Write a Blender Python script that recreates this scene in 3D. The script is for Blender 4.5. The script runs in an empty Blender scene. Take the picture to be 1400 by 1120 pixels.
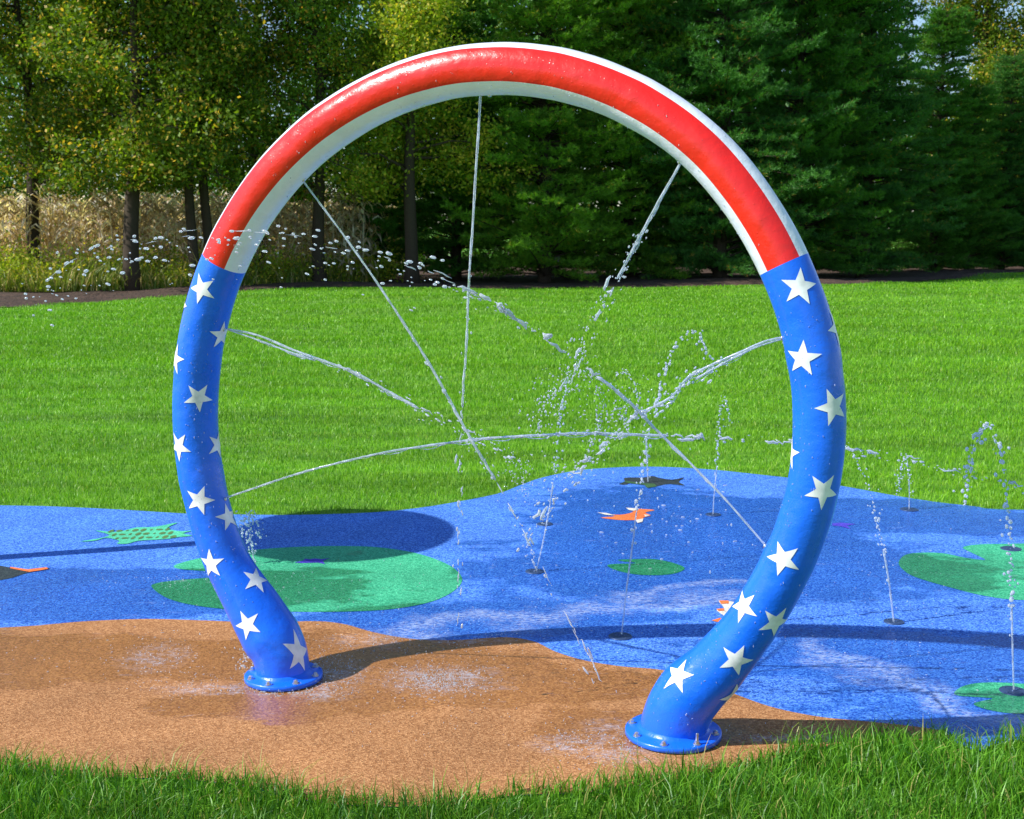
import bpy, bmesh, math, random
import numpy as np
from mathutils import Vector, Matrix
random.seed(7); rng = np.random.default_rng(11)
S = bpy.context.scene
COL = S.collection
SUN_E, SKY_E, EXPO = 4.6, 0.12, 0.5
PATH=[(0.000,-0.005,0.0930),(-0.004,0.055,0.0949),(-0.018,0.112,0.0982),(-0.051,0.162,0.1014),(-0.084,0.211,0.0992),(-0.118,0.261,0.0943),(-0.153,0.310,0.0889),(-0.187,0.359,0.0845),(-0.218,0.410,0.0812),(-0.242,0.464,0.0791),(-0.264,0.520,0.0784),(-0.282,0.576,0.0781),(-0.297,0.634,0.0781),(-0.310,0.692,0.0783),(-0.320,0.750,0.0784),(-0.327,0.809,0.0786),(-0.331,0.868,0.0787),(-0.332,0.928,0.0788),(-0.329,0.987,0.0790),(-0.323,1.046,0.0791),(-0.315,1.105,0.0793),(-0.304,1.164,0.0794),(-0.290,1.222,0.0795),(-0.273,1.279,0.0795),(-0.254,1.335,0.0794),(-0.232,1.391,0.0794),(-0.207,1.445,0.0793),(-0.179,1.497,0.0793),(-0.149,1.549,0.0793),(-0.116,1.598,0.0792),(-0.081,1.646,0.0792),(-0.043,1.692,0.0792),(-0.003,1.736,0.0791),(0.039,1.778,0.0791),(0.084,1.818,0.0791),(0.130,1.855,0.0790),(0.178,1.890,0.0790),(0.228,1.922,0.0790),(0.280,1.951,0.0789),(0.333,1.978,0.0789),(0.388,2.002,0.0789),(0.443,2.023,0.0788),(0.500,2.041,0.0788),(0.557,2.056,0.0787),(0.615,2.068,0.0787),(0.674,2.077,0.0787),(0.733,2.082,0.0786),(0.793,2.083,0.0786),(0.852,2.082,0.0786),(0.911,2.077,0.0785),(0.970,2.068,0.0784),(1.028,2.057,0.0782),(1.086,2.041,0.0779),(1.142,2.023,0.0776),(1.197,2.001,0.0773),(1.251,1.976,0.0770),(1.303,1.948,0.0767),(1.354,1.917,0.0764),(1.403,1.883,0.0761),(1.449,1.846,0.0758),(1.493,1.806,0.0756),(1.534,1.763,0.0755),(1.572,1.718,0.0756),(1.608,1.671,0.0756),(1.642,1.621,0.0757),(1.673,1.571,0.0757),(1.702,1.518,0.0758),(1.728,1.465,0.0758),(1.752,1.410,0.0759),(1.773,1.355,0.0759),(1.791,1.298,0.0760),(1.806,1.240,0.0760),(1.817,1.182,0.0761),(1.826,1.123,0.0761),(1.831,1.064,0.0761),(1.833,1.005,0.0762),(1.832,0.945,0.0762),(1.827,0.886,0.0763),(1.819,0.827,0.0763),(1.807,0.769,0.0764),(1.792,0.712,0.0764),(1.774,0.655,0.0765),(1.752,0.600,0.0767),(1.729,0.545,0.0773),(1.703,0.491,0.0781),(1.675,0.438,0.0793),(1.645,0.387,0.0810),(1.612,0.337,0.0838),(1.577,0.288,0.0871),(1.541,0.240,0.0921),(1.501,0.196,0.0984),(1.463,0.150,0.1024),(1.434,0.097,0.1038),(1.417,0.040,0.1040),(1.410,0.001,0.1040)]
STARS= [(1.489, 90, -38), (1.34, 176, -78), (1.221, 50, 78), (1.102, 132, -42), (0.924, 72, 40), (0.914, 188, -119), (0.726, 108, 31), (0.637, 174, 0), (0.498, 84, 90), (0.368, 166, -29), (0.248, 96, 3), (0.099, 164, 19), (4.035, 70, -154), (4.234, 106, -165), (4.382, 52, 162), (4.174, -2, 90), (4.531, 166, -176), (4.62, 62, 137), (4.848, 100, 137), (5.047, 130, -165), (5.037, 46, 113), (5.196, 72, 170), (5.366, 132, 145), (5.306, 12, 140)]
HIDDEN = [(1.40, 20, 10), (1.05, -60, 40), (1.30, 260, 5), (.80, 300, 70), (.55, 250, 33), (4.35, 250, 12), (4.6, 300, 50), (4.9, 240, 20), (5.15, 290, 65), (4.1, 310, 5)]
NOZ = [(2.80, 180), (2.02, 180), (1.36, 180), (.706, 180), (3.51, 180), (4.165, 180), (4.86, 180)]


# ---------------------------------------------------------------- camera model (used to survey points of the place)
F, YH, CH = 1700.0, 310.0, 1.6
PITCH = math.atan((560 - YH) / F)
def ray(x, y):
    a = (x - 700) / F; b = (560 - y) / F
    return Vector((a, math.cos(PITCH) + b * math.sin(PITCH), -math.sin(PITCH) + b * math.cos(PITCH)))
def gnd(x, y, z=0.0):
    r = ray(x, y); t = (z - CH) / r.z
    return Vector((r.x * t, r.y * t, z))
def atY(x, y, Y):
    r = ray(x, y); t = Y / r.y
    return Vector((r.x * t, Y, CH + r.z * t))
A0 = gnd(388, 930); B0 = gnd(917, 1007)
U = (B0 - A0).normalized(); N = Vector((U.y, -U.x, 0)); ZV = Vector((0, 0, 1))
if N.y > 0: N = -N
def onring(x, y, off=0.0):                       # point in the arch's vertical plane (off metres towards the viewer)
    r = ray(x, y); O = Vector((0, 0, CH)); P = A0 + N * off
    t = (P - O).dot(N) / r.dot(N); return O + r * t

cd = bpy.data.cameras.new('camera'); cam = bpy.data.objects.new('camera', cd); COL.objects.link(cam)
cam.location = (0, 0, CH); cam.rotation_euler = (math.radians(90) - PITCH, 0, 0)
cd.sensor_width = 36; cd.lens = F / 1400 * 36; cd.clip_end = 2000; cd.clip_start = 0.05
cd.dof.use_dof = True; cd.dof.focus_distance = 4.1; cd.dof.aperture_fstop = 11
S.camera = cam

# ---------------------------------------------------------------- light
EL, AZ = math.radians(43), math.radians(17)      # shadows run along AZ from +X towards +Y
sd = Vector((math.cos(AZ) * math.cos(EL), math.sin(AZ) * math.cos(EL), -math.sin(EL)))
sl = bpy.data.lights.new('sun', 'SUN'); sl.energy = SUN_E; sl.angle = math.radians(0.53); sl.color = (1, 0.97, 0.92)
so = bpy.data.objects.new('sun', sl); COL.objects.link(so); so.rotation_euler = sd.to_track_quat('-Z', 'Y').to_euler()
W = bpy.data.worlds.new('World'); S.world = W; W.use_nodes = True
nt = W.node_tree; sky = nt.nodes.new('ShaderNodeTexSky'); sky.sky_type = 'NISHITA'; sky.sun_disc = False
sky.sun_elevation = EL; sky.sun_rotation = math.atan2(-sd.x, -sd.y); sky.altitude = 200; sky.dust_density = 0.6; sky.ozone_density = 3.0
nt.links.new(sky.outputs[0], nt.nodes['Background'].inputs[0]); nt.nodes['Background'].inputs[1].default_value = SKY_E
S.view_settings.view_transform = 'Standard'; S.view_settings.look = 'None'; S.view_settings.gamma = 1
S.view_settings.exposure = EXPO
S.render.resolution_x = 1024; S.render.resolution_y = 819

# ---------------------------------------------------------------- materials
class NT:
    def __init__(s, name):
        s.m = bpy.data.materials.new(name); s.m.use_nodes = True; s.t = s.m.node_tree
        s.b = s.t.nodes['Principled BSDF']; s.out = s.t.nodes['Material Output']
    def n(s, typ, **k):
        o = s.t.nodes.new('ShaderNode' + typ)
        for a, v in k.items(): setattr(o, a, v)
        return o
    def l(s, a, b): s.t.links.new(a, b)
    def set(s, node, key, v):
        if hasattr(v, 'is_output') or isinstance(v, bpy.types.NodeSocket): s.l(v, node.inputs[key])
        else: node.inputs[key].default_value = v
    def pos(s):
        g = s.n('NewGeometry'); return g.outputs['Position']
    def noise(s, vec, scale, det=3, rough=.5, dim='3D', dist=0):
        n = s.n('TexNoise'); s.set(n, 'Vector', vec); s.set(n, 'Scale', scale); s.set(n, 'Detail', det); s.set(n, 'Roughness', rough); s.set(n, 'Distortion', dist)
        return n.outputs['Fac']
    def mapr(s, v, a, b, c=0., d=1., smooth=False):
        n = s.n('MapRange'); s.set(n, 0, v); s.set(n, 1, a); s.set(n, 2, b); s.set(n, 3, c); s.set(n, 4, d); n.clamp = True
        if smooth: n.interpolation_type = 'SMOOTHSTEP'
        return n.outputs[0]
    def math(s, op, a, b=0.):
        n = s.n('Math', operation=op); s.set(n, 0, a); s.set(n, 1, b); return n.outputs[0]
    def mix(s, f, a, b, mode='MIX'):
        n = s.n('Mix', data_type='RGBA', blend_type=mode); s.set(n, 0, f)
        for k, v in ((6, a), (7, b)):
            if isinstance(v, tuple) and len(v) == 3: v = (*v, 1)
            s.set(n, k, v)
        return n.outputs[2]
    def scale(s, vec, v):
        n = s.n('VectorMath', operation='MULTIPLY'); s.set(n, 0, vec); s.set(n, 1, v); return n.outputs[0]
    def bump(s, h, st, d):
        n = s.n('Bump'); s.set(n, 'Height', h); s.set(n, 'Strength', st); s.set(n, 'Distance', d); s.l(n.outputs[0], s.b.inputs['Normal']); return n
    def attr(s, name, k='Fac'): return s.n('Attribute', attribute_name=name).outputs[k]
    def base(s, v): s.set(s.b, 'Base Color', (*v, 1) if isinstance(v, tuple) and len(v) == 3 else v)

def plain(name, col, rough=.5, metal=0., spec=.5):
    m = NT(name); p = m.pos(); f = m.mapr(m.noise(p, 25, 4), .3, .7, .82, 1.12)
    m.base(m.mix(1.0, col, f, 'MULTIPLY')); m.b.inputs['Roughness'].default_value = rough; m.b.inputs['Metallic'].default_value = metal
    m.b.inputs['Specular IOR Level'].default_value = spec
    return m.m

WET = [(*gnd(60, 815).xy, 1.2, .50), (*gnd(190, 810).xy, .9, .45), (*gnd(390, 800).xy, .55, .35), (*gnd(860, 780).xy, 1.0, .9), (*gnd(880, 700).xy, .9, 1.0), (*gnd(620, 850).xy, 1.0, .30),
       (*gnd(1000, 740).xy, .9, 1.0), (*gnd(1180, 700).xy, 1.1, .45), (*gnd(1240, 900).xy, 1.1, .45), (*gnd(1400, 990).xy, .9, .3), (*gnd(560, 850).xy, .45, .22), (*gnd(1150, 780).xy, 1.1, .6), (*gnd(1450, 720).xy, 1.6, .35)]
WETT = [(*gnd(120, 905).xy, .95, .34), (*gnd(450, 900).xy, .95, .32), (*gnd(360, 965).xy, .55, .20), (*gnd(640, 935).xy, .6, .3), (*gnd(860, 1000).xy, .45, .22), (*gnd(880, 940).xy, .6, .2), (*gnd(-150, 900).xy, 1.0, .4)]
def rubber(name, ca, cb, wetlist, wetdark=(.8, .8, .8), flow=None):
    m = NT(name); p = m.pos()
    v = m.n('TexVoronoi', feature='F1'); m.set(v, 'Vector', p); m.set(v, 'Scale', 190.0)
    sep = m.n('SeparateColor'); m.l(v.outputs['Color'], sep.inputs[0])
    r = m.math('POWER', sep.outputs[0], 1.4)
    col = m.mix(r, ca, cb)
    v2 = m.n('TexVoronoi', feature='F1'); m.set(v2, 'Vector', p); m.set(v2, 'Scale', 150.0)
    s2 = m.n('SeparateColor'); m.l(v2.outputs['Color'], s2.inputs[0])
    col = m.mix(m.mapr(s2.outputs[1], .84, .94, 0, .40), col, tuple(c * .35 for c in ca))
    col = m.mix(1.0, col, m.mapr(m.noise(p, 2.3, 5), .3, .7, .86, 1.12), 'MULTIPLY')
    # water standing on the surface, where the sprays fall
    wet = 0.
    for (x, y, rx, ry) in wetlist:
        d = m.n('VectorMath', operation='SUBTRACT'); m.set(d, 0, p); m.set(d, 1, (x, y, 0))
        ln = m.n('VectorMath', operation='LENGTH'); m.l(m.scale(d.outputs[0], (1 / rx, 1 / ry, 0)), ln.inputs[0])
        wet = m.math('ADD', wet, m.mapr(ln.outputs['Value'], .35, 1.15, 1, 0, True))
    nz = m.noise(m.scale(p, (1, 1.7, 1)), 3.0, 6, .62)
    wet = m.mapr(m.math('ADD', wet, m.math('MULTIPLY', m.math('SUBTRACT', nz, .5), 2.8)), .35, .75, 0, 1, True)
    col = m.mix(wet, col, m.mix(1.0, col, wetdark, 'MULTIPLY'))
    # thin flowing water with air in it: pale streaks
    foam = m.mapr(m.noise(m.scale(p, (1.0, 2.6, 1)), 7, 8, .75, dist=.6), .60, .72, 0, .30)
    foam = m.math('MULTIPLY', foam, wet)
    if flow:
        fl = 0.
        for q5 in flow:
            if len(q5) == 4:
                x, y, rx, ry = q5; d = m.n('VectorMath', operation='SUBTRACT'); m.set(d, 0, p); m.set(d, 1, (x, y, 0))
                ln = m.n('VectorMath', operation='LENGTH'); m.l(m.scale(d.outputs[0], (1 / rx, 1 / ry, 0)), ln.inputs[0])
                fl = m.math('MAXIMUM', fl, m.math('MULTIPLY', m.mapr(ln.outputs['Value'], 0, 1, 1.1, 0), m.mapr(m.noise(m.scale(p, (1, 1.4, 1)), 16, 4, .7), .40, .62)))
                continue
            (x0, y0, x1, y1, w) = q5
            a = Vector((x0, y0, 0)); b = Vector((x1, y1, 0)); L = (b - a).length; t = (b - a) / L
            d = m.n('VectorMath', operation='SUBTRACT'); m.set(d, 0, p); m.set(d, 1, a)
            da = m.n('VectorMath', operation='DOT_PRODUCT'); m.l(d.outputs[0], da.inputs[0]); m.set(da, 1, t)
            db = m.n('VectorMath', operation='DOT_PRODUCT'); m.l(d.outputs[0], db.inputs[0]); m.set(db, 1, Vector((-t.y, t.x, 0)))
            wob = m.math('MULTIPLY', m.math('SUBTRACT', m.noise(p, 2.0, 4), .5), w * 7)
            q = m.mapr(m.math('ABSOLUTE', m.math('ADD', db.outputs['Value'], wob)), 0, w, 1, 0, True)
            q = m.math('MULTIPLY', q, m.mapr(da.outputs['Value'], 0, .12 * L, 0, 1, True)); q = m.math('MULTIPLY', q, m.mapr(da.outputs['Value'], .85 * L, L, 1, 0, True))
            fl = m.math('MAXIMUM', fl, q)
        fl = m.math('MULTIPLY', fl, m.mapr(m.noise(m.scale(p, (1, 2.2, 1)), 34, 6, .8), .42, .66, .0, .72))
        foam = m.math('MAXIMUM', foam, fl)
    col = m.mix(foam, col, (.62, .70, .86))
    m.base(col)
    m.set(m.b, 'Roughness', m.mapr(wet, 0, 1, .85, .17)); m.set(m.b, 'Specular IOR Level', m.mapr(wet, 0, 1, .25, .5))
    h = m.math('ADD', v.outputs['Distance'], m.math('MULTIPLY', m.noise(p, 40, 3), .6))
    bp = m.bump(h, .45, .0035)
    m.l(m.mapr(wet, 0, 1, .55, .22), bp.inputs['Strength'])
    return m.m
def G(*q): return [(*gnd(a, b).xy, *gnd(c, d).xy, w) for a, b, c, d, w in q]
FLOW = G((480, 862, 1080, 815, .13), (1080, 872, 1330, 985, .12), (1250, 970, 1480, 985, .10), (820, 826, 1040, 790, .09))
SPL = [(*gnd(600, 932).xy, .30, .17), (*gnd(640, 925).xy, .16, .12), (*gnd(450, 925).xy, .17, .2), (*gnd(440, 950).xy, .16, .10), (*gnd(780, 1020).xy, .16, .10), (*gnd(850, 1035).xy, .16, .08), (*gnd(830, 1000).xy, .12, .12), (*gnd(215, 900).xy, .16, .2), (*gnd(290, 945).xy, .26, .07), (*gnd(500, 878).xy, .2, .1), (*gnd(380, 948).xy, .2, .05), (*gnd(1080, 1012).xy, .4, .04), (*gnd(640, 878).xy, .2, .05)]
M = {}
M['blue_rubber'] = rubber('blue_rubber', (.006, .075, .46), (.16, .40, .94), WET, (.45, .64, .80), FLOW)
M['tan_rubber'] = rubber('tan_rubber', (.27, .110, .036), (.56, .285, .120), WETT, (.86, .78, .56), SPL)
M['green_rubber'] = rubber('green_rubber', (.015, .26, .13), (.10, .58, .30), WET, (.5, .60, .50), FLOW)
M['mint_rubber'] = rubber('mint_rubber', (.06, .45, .24), (.13, .68, .40), [])
M['orange_rubber'] = rubber('orange_rubber', (.70, .13, .03), (.85, .26, .07), [])
M['white_rubber'] = rubber('white_rubber', (.62, .56, .46), (.80, .76, .66), [])
M['dark_rubber'] = rubber('dark_rubber', (.012, .022, .030), (.05, .07, .07), [])
M['olive_rubber'] = rubber('olive_rubber', (.03, .085, .03), (.07, .16, .06), [])
M['brown_rubber'] = rubber('brown_rubber', (.06, .16, .05), (.14, .24, .08), [])
M['violet_rubber'] = rubber('violet_rubber', (.05, .03, .40), (.10, .08, .60), [])

def paint(name, col, stripes=False):
    m = NT(name); p = m.pos()
    if stripes:
        th = m.attr('theta'); dr = m.attr('drift')
        t = m.math('SUBTRACT', th, dr)
        a = m.math('MULTIPLY', m.mapr(t, 41.6, 42.2), m.mapr(t, 123.2, 123.8, 1, 0))
        b = m.math('MULTIPLY', m.mapr(t, 213.6, 214.2), m.mapr(t, 303.2, 303.8, 1, 0))
        c = m.mix(m.math('ADD', a, b), (.78, .83, .91), col)
    else: c = m.mix(0., col, col)
    c = m.mix(1.0, c, m.mapr(m.noise(p, 9, 5, .6), .3, .7, .90, 1.06), 'MULTIPLY')
    # fine grime settled in the lay-up of the shell
    g = m.mapr(m.noise(m.scale(p, (1, 1, .45)), 60, 5, .7), .60, .80, 0, .16)
    c = m.mix(g, c, (.05, .05, .06))
    m.base(c)
    beads = m.n('TexVoronoi', feature='F1'); m.set(beads, 'Vector', p); m.set(beads, 'Scale', 95.)
    sp = m.n('SeparateColor'); m.l(beads.outputs['Color'], sp.inputs[0])
    bd = m.math('MULTIPLY', m.mapr(beads.outputs['Distance'], .0, .30, 1, 0, True), m.mapr(sp.outputs[0], .62, .66))
    h = m.math('ADD', m.math('MULTIPLY', m.noise(p, 26, 4, .55), 1.0), m.math('MULTIPLY', m.noise(p, 7, 2), 2.4))
    h = m.math('ADD', h, m.math('MULTIPLY', bd, .22))
    m.bump(h, .5, .006)
    m.set(m.b, 'Roughness', m.mapr(m.noise(p, 14, 4), .3, .7, .22, .40)); m.b.inputs['Specular IOR Level'].default_value = .5
    m.b.inputs['Coat Weight'].default_value = .25; m.b.inputs['Coat Roughness'].default_value = .12
    return m.m
M['blue_paint'] = paint('blue_paint', (.007, .145, .88))
M['striped_paint'] = paint('striped_paint', (.80, .018, .012), True)
M['star_white'] = plain('star_white', (.84, .85, .86), .35)
M['steel'] = plain('steel', (.62, .62, .60), .32, .9)
M['grommet'] = plain('grommet', (.05, .09, .20), .4, .4)
M['post_paint'] = plain('post_paint', (.06, .2, .6), .35)

m = NT('water')   # clear water carrying air bubbles
m.base((.93, .96, 1.0)); m.b.inputs['Roughness'].default_value = .05; m.b.inputs['IOR'].default_value = 1.33; m.b.inputs['Transmission Weight'].default_value = 1
d = m.n('BsdfDiffuse'); d.inputs[0].default_value = (.82, .88, .96, 1)
tr = m.n('BsdfTranslucent'); tr.inputs[0].default_value = (.82, .88, .96, 1)
a = m.n('MixShader'); a.inputs[0].default_value = .5; m.l(d.outputs[0], a.inputs[1]); m.l(tr.outputs[0], a.inputs[2])
mx = m.n('MixShader'); mx.inputs[0].default_value = .45
m.l(m.mapr(m.noise(m.pos(), 30, 4, .7), .35, .65, .20, .68), mx.inputs[0])
m.l(m.b.outputs[0], mx.inputs[1]); m.l(a.outputs[0], mx.inputs[2]); m.l(mx.outputs[0], m.out.inputs[0]); M['water'] = m.m

def drops_mat():
    m = NT('aerated_water')
    m.base((.95, .97, 1.0)); m.b.inputs['Roughness'].default_value = .08; m.b.inputs['IOR'].default_value = 1.33; m.b.inputs['Transmission Weight'].default_value = 1
    d = m.n('BsdfDiffuse'); d.inputs[0].default_value = (.86, .91, .97, 1); t = m.n('BsdfTranslucent'); t.inputs[0].default_value = (.86, .91, .97, 1)
    a = m.n('MixShader'); a.inputs[0].default_value = .5; m.l(d.outputs[0], a.inputs[1]); m.l(t.outputs[0], a.inputs[2])
    x = m.n('MixShader'); x.inputs[0].default_value = .50; m.l(m.b.outputs[0], x.inputs[1]); m.l(a.outputs[0], x.inputs[2]); m.l(x.outputs[0], m.out.inputs[0]); M['drops'] = m.m
drops_mat()
def leafmat(name, dark, light, hot, hotamt, transl=.35, nscale=.7, clump=0.35):
    m = NT(name); p = m.pos(); r = m.attr('rnd')
    oi = m.n('ObjectInfo')
    f = m.math('ADD', m.math('MULTIPLY', r, .65), m.math('MULTIPLY', m.mapr(m.noise(p, nscale, 3), .3, .7), clump))
    c = m.mix(f, dark, light)
    c = m.mix(m.mapr(m.math('ADD', r, m.math('MULTIPLY', m.mapr(m.noise(p, nscale * 1.3, 2), .45, .75), .25)), 1 - hotamt, 1 - hotamt + .02), c, hot)
    m.base(c); m.b.inputs['Roughness'].default_value = .5; m.b.inputs['Specular IOR Level'].default_value = .35
    t = m.n('BsdfTranslucent'); m.l(m.mix(1.0, c, (1.3, 1.25, .5), 'MULTIPLY'), t.inputs[0])
    x = m.n('MixShader'); x.inputs[0].default_value = transl
    m.l(m.b.outputs[0], x.inputs[1]); m.l(t.outputs[0], x.inputs[2]); m.l(x.outputs[0], m.out.inputs[0]); return m.m
M['leaf_green'] = leafmat('leaf_green', (.012, .055, .004), (.28, .43, .022), (.60, .42, .06), .09, .48)  # dark tone set low so the leaf colour carries deep crown shade
M['leaf_yellow'] = leafmat('leaf_yellow', (.10, .22, .012), (.52, .62, .04), (.75, .62, .08), .14, .5)
M['leaf_autumn'] = leafmat('leaf_autumn', (.035, .13, .012), (.28, .44, .035), (.60, .34, .05), .06, .48)
M['needles'] = leafmat('needles', (.014, .080, .010), (.13, .37, .035), (.34, .34, .04), .03, .34, .8, .5)
M['needles_blue'] = leafmat('needles_blue', (.013, .078, .016), (.11, .33, .05), (.40, .28, .05), .03, .34, .8, .5)
M['needles_light'] = leafmat('needles_light', (.022, .11, .010), (.24, .50, .035), (.45, .42, .05), .05, .36, .8, .5)
M['dead_corn'] = leafmat('dead_corn', (.36, .25, .17), (.90, .75, .60), (.95, .88, .78), .34, .5, .6)
M['weeds'] = leafmat('weeds', (.06, .14, .012), (.34, .42, .05), (.55, .45, .16), .22, .3, .8)
M['bark'] = plain('bark', (.060, .045, .032), .9, 0, .2)

def grassmat(name, dark, light, straw, sa):
    m = NT(name); p = m.pos(); r = m.attr('rnd'); t = m.attr('tip')
    c = m.mix(r, dark, light)
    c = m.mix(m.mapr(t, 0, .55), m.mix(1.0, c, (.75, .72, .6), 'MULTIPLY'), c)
    big = m.noise(m.scale(p, (.26, 1.9, 1)), 1.0, 5, .68, dist=1.2)
    c = m.mix(1.0, c, m.mapr(big, .34, .66, .66, 1.12), 'MULTIPLY')  # darker bands: shade of the lawn's undulations put into the blade colour
    c = m.mix(m.mapr(m.noise(p, .45, 3), .50, .72, 0, .45), c, m.mix(1.0, c, (1.3, 1.08, .8), 'MULTIPLY'))
    c = m.mix(m.mapr(r, 1 - sa, 1 - sa + .01), c, straw)
    m.base(c); m.b.inputs['Roughness'].default_value = .42; m.b.inputs['Specular IOR Level'].default_value = .4
    tb = m.n('BsdfTranslucent'); m.l(m.mix(1.0, c, (1.2, 1.2, .5), 'MULTIPLY'), tb.inputs[0])
    x = m.n('MixShader'); x.inputs[0].default_value = .35
    m.l(m.b.outputs[0], x.inputs[1]); m.l(tb.outputs[0], x.inputs[2]); m.l(x.outputs[0], m.out.inputs[0]); return m.m
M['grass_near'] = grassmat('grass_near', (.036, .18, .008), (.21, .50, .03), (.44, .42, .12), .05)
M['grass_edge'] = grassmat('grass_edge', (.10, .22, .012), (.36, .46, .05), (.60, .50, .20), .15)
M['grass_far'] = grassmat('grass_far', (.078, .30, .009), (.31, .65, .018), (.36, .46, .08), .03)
m = NT('turf'); p = m.pos()
c = m.mix(m.mapr(m.noise(m.scale(p, (.6, 1.8, 1)), 3, 8, .7), .3, .7), (.05, .20, .006), (.19, .42, .012))
c = m.mix(1.0, c, m.mapr(m.noise(m.scale(p, (.26, 1.9, 1)), 1.0, 5, .68), .34, .66, .68, 1.18), 'MULTIPLY')  # same undulation shade painted into the turf as stretched dark bands
m.base(c); m.b.inputs['Roughness'].default_value = .9; m.bump(m.noise(p, 60, 4), .8, .03); M['turf'] = m.m
m = NT('soil'); p = m.pos()
c = m.mix(m.mapr(m.noise(p, 3, 8, .7), .3, .7), (.022, .013, .009), (.10, .055, .035))
c = m.mix(m.mapr(m.noise(p, 30, 4, .7), .55, .7, 0, .5), c, (.16, .10, .05))
m.base(c); m.b.inputs['Roughness'].default_value = .95; m.bump(m.noise(p, 12, 6), .9, .08); M['soil'] = m.m

# ---------------------------------------------------------------- helpers
def link(name, me, mat=None, parent=None):
    o = bpy.data.objects.new(name, me); COL.objects.link(o)
    if mat is not None:
        for x in (mat if isinstance(mat, list) else [mat]): me.materials.append(x)
    if parent is not None: o.parent = parent; o.matrix_parent_inverse = Matrix.Identity(4); o.location = -(parent.location) if False else (0, 0, 0)
    return o
def empty(name, loc, label, cat, group=None):
    o = bpy.data.objects.new(name, None); COL.objects.link(o); o.location = loc; o.empty_display_size = .1
    return tag(o, label, cat, group)
def tag(o, label=None, cat=None, group=None, kind=None):
    if label: o['label'] = label
    if cat: o['category'] = cat
    if group: o['group'] = group
    if kind: o['kind'] = kind
    return o
def mesh_np(name, V, faces_flat, sizes, attrs=None, smooth=False):
    me = bpy.data.meshes.new(name); V = np.asarray(V, np.float32)
    me.vertices.add(len(V)); me.vertices.foreach_set('co', V.ravel())
    faces_flat = np.asarray(faces_flat, np.int32); sizes = np.asarray(sizes, np.int32)
    me.loops.add(len(faces_flat)); me.loops.foreach_set('vertex_index', faces_flat)
    me.polygons.add(len(sizes)); st = np.r_[0, np.cumsum(sizes)[:-1]].astype(np.int32)
    me.polygons.foreach_set('loop_start', st)
    if smooth: me.polygons.foreach_set('use_smooth', np.ones(len(sizes), bool))
    for k, a in (attrs or {}).items():
        at = me.attributes.new(k, 'FLOAT', 'POINT'); at.data.foreach_set('value', np.asarray(a, np.float32))
    me.update(calc_edges=True); return me
class MB:                                        # collects shapes of ONE mesh
    def __init__(s): s.V = []; s.F = []; s.n = 0; s.th = []
    def add(s, V, Fc): s.V.extend([tuple(v) for v in V]); s.F.extend([tuple(i + s.n for i in f) for f in Fc]); s.n += len(V)
    def tube(s, P, R, seg=8, cap=True):
        P = [Vector(p) for p in P]; k = len(P); V = []; Fc = []; ref = Vector((.13, .31, .94))
        for i in range(k):
            t = (P[min(i + 1, k - 1)] - P[max(i - 1, 0)]); t = t.normalized() if t.length > 1e-9 else Vector((0, 0, 1))
            a = t.cross(ref if abs(t.dot(ref)) < .95 else Vector((1, 0, 0))).normalized(); b = t.cross(a)
            r = R[i] if hasattr(R, '__len__') else R
            for j in range(seg):
                h = 2 * math.pi * j / seg; V.append(P[i] + (a * math.cos(h) + b * math.sin(h)) * r)
        for i in range(k - 1):
            for j in range(seg): Fc.append((i * seg + j, i * seg + (j + 1) % seg, (i + 1) * seg + (j + 1) % seg, (i + 1) * seg + j))
        if cap: Fc.append(tuple(range(seg - 1, -1, -1))); Fc.append(tuple(range((k - 1) * seg, k * seg)))
        s.add(V, Fc)
    def drop(s, c, r, d=None, el=1.0):           # a drop of water, stretched by el along d
        d = Vector(d).normalized() if d is not None else Vector((0, 0, 1))
        a = d.cross(Vector((.3, .9, .2))).normalized(); b = d.cross(a); c = Vector(c); V = [c - d * r * el]
        for z, q in ((-.5, .87), (.5, .87)):
            for j in range(6):
                h = math.pi * j / 3; V.append(c + d * z * r * el + (a * math.cos(h) + b * math.sin(h)) * r * q)
        V.append(c + d * r * el); Fc = []
        for j in range(6):
            k = (j + 1) % 6; Fc += [(0, 1 + k, 1 + j), (1 + j, 1 + k, 7 + k, 7 + j), (7 + j, 7 + k, 13)]
        s.add(V, Fc)
    def lathe(s, prof, c, seg=32):
        V = []; Fc = []
        for r, z in prof:
            for j in range(seg): h = 2 * math.pi * j / seg; V.append(Vector(c) + Vector((r * math.cos(h), r * math.sin(h), z)))
        for i in range(len(prof) - 1):
            for j in range(seg): Fc.append((i * seg + j, i * seg + (j + 1) % seg, (i + 1) * seg + (j + 1) % seg, (i + 1) * seg + j))
        Fc.append(tuple(range(seg - 1, -1, -1))); Fc.append(tuple(range((len(prof) - 1) * seg, len(prof) * seg)))
        s.add(V, Fc)
    def build(s, name, mat, parent=None, smooth=True, origin=None):
        me = bpy.data.meshes.new(name); o = Vector(origin) if origin is not None else Vector((0, 0, 0))
        if parent is not None: o = Vector(parent['_loc']) if '_loc' in parent else world_loc(parent)
        me.from_pydata([tuple(Vector(v) - o) for v in s.V], [], s.F); me.update()
        if smooth:
            for q in me.polygons: q.use_smooth = True
        ob = link(name, me, mat, parent)
        if parent is None: ob.location = o
        return ob
def world_loc(o):
    v = Vector(o.location); p = o.parent
    while p is not None: v += p.location; p = p.parent
    return v
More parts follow.
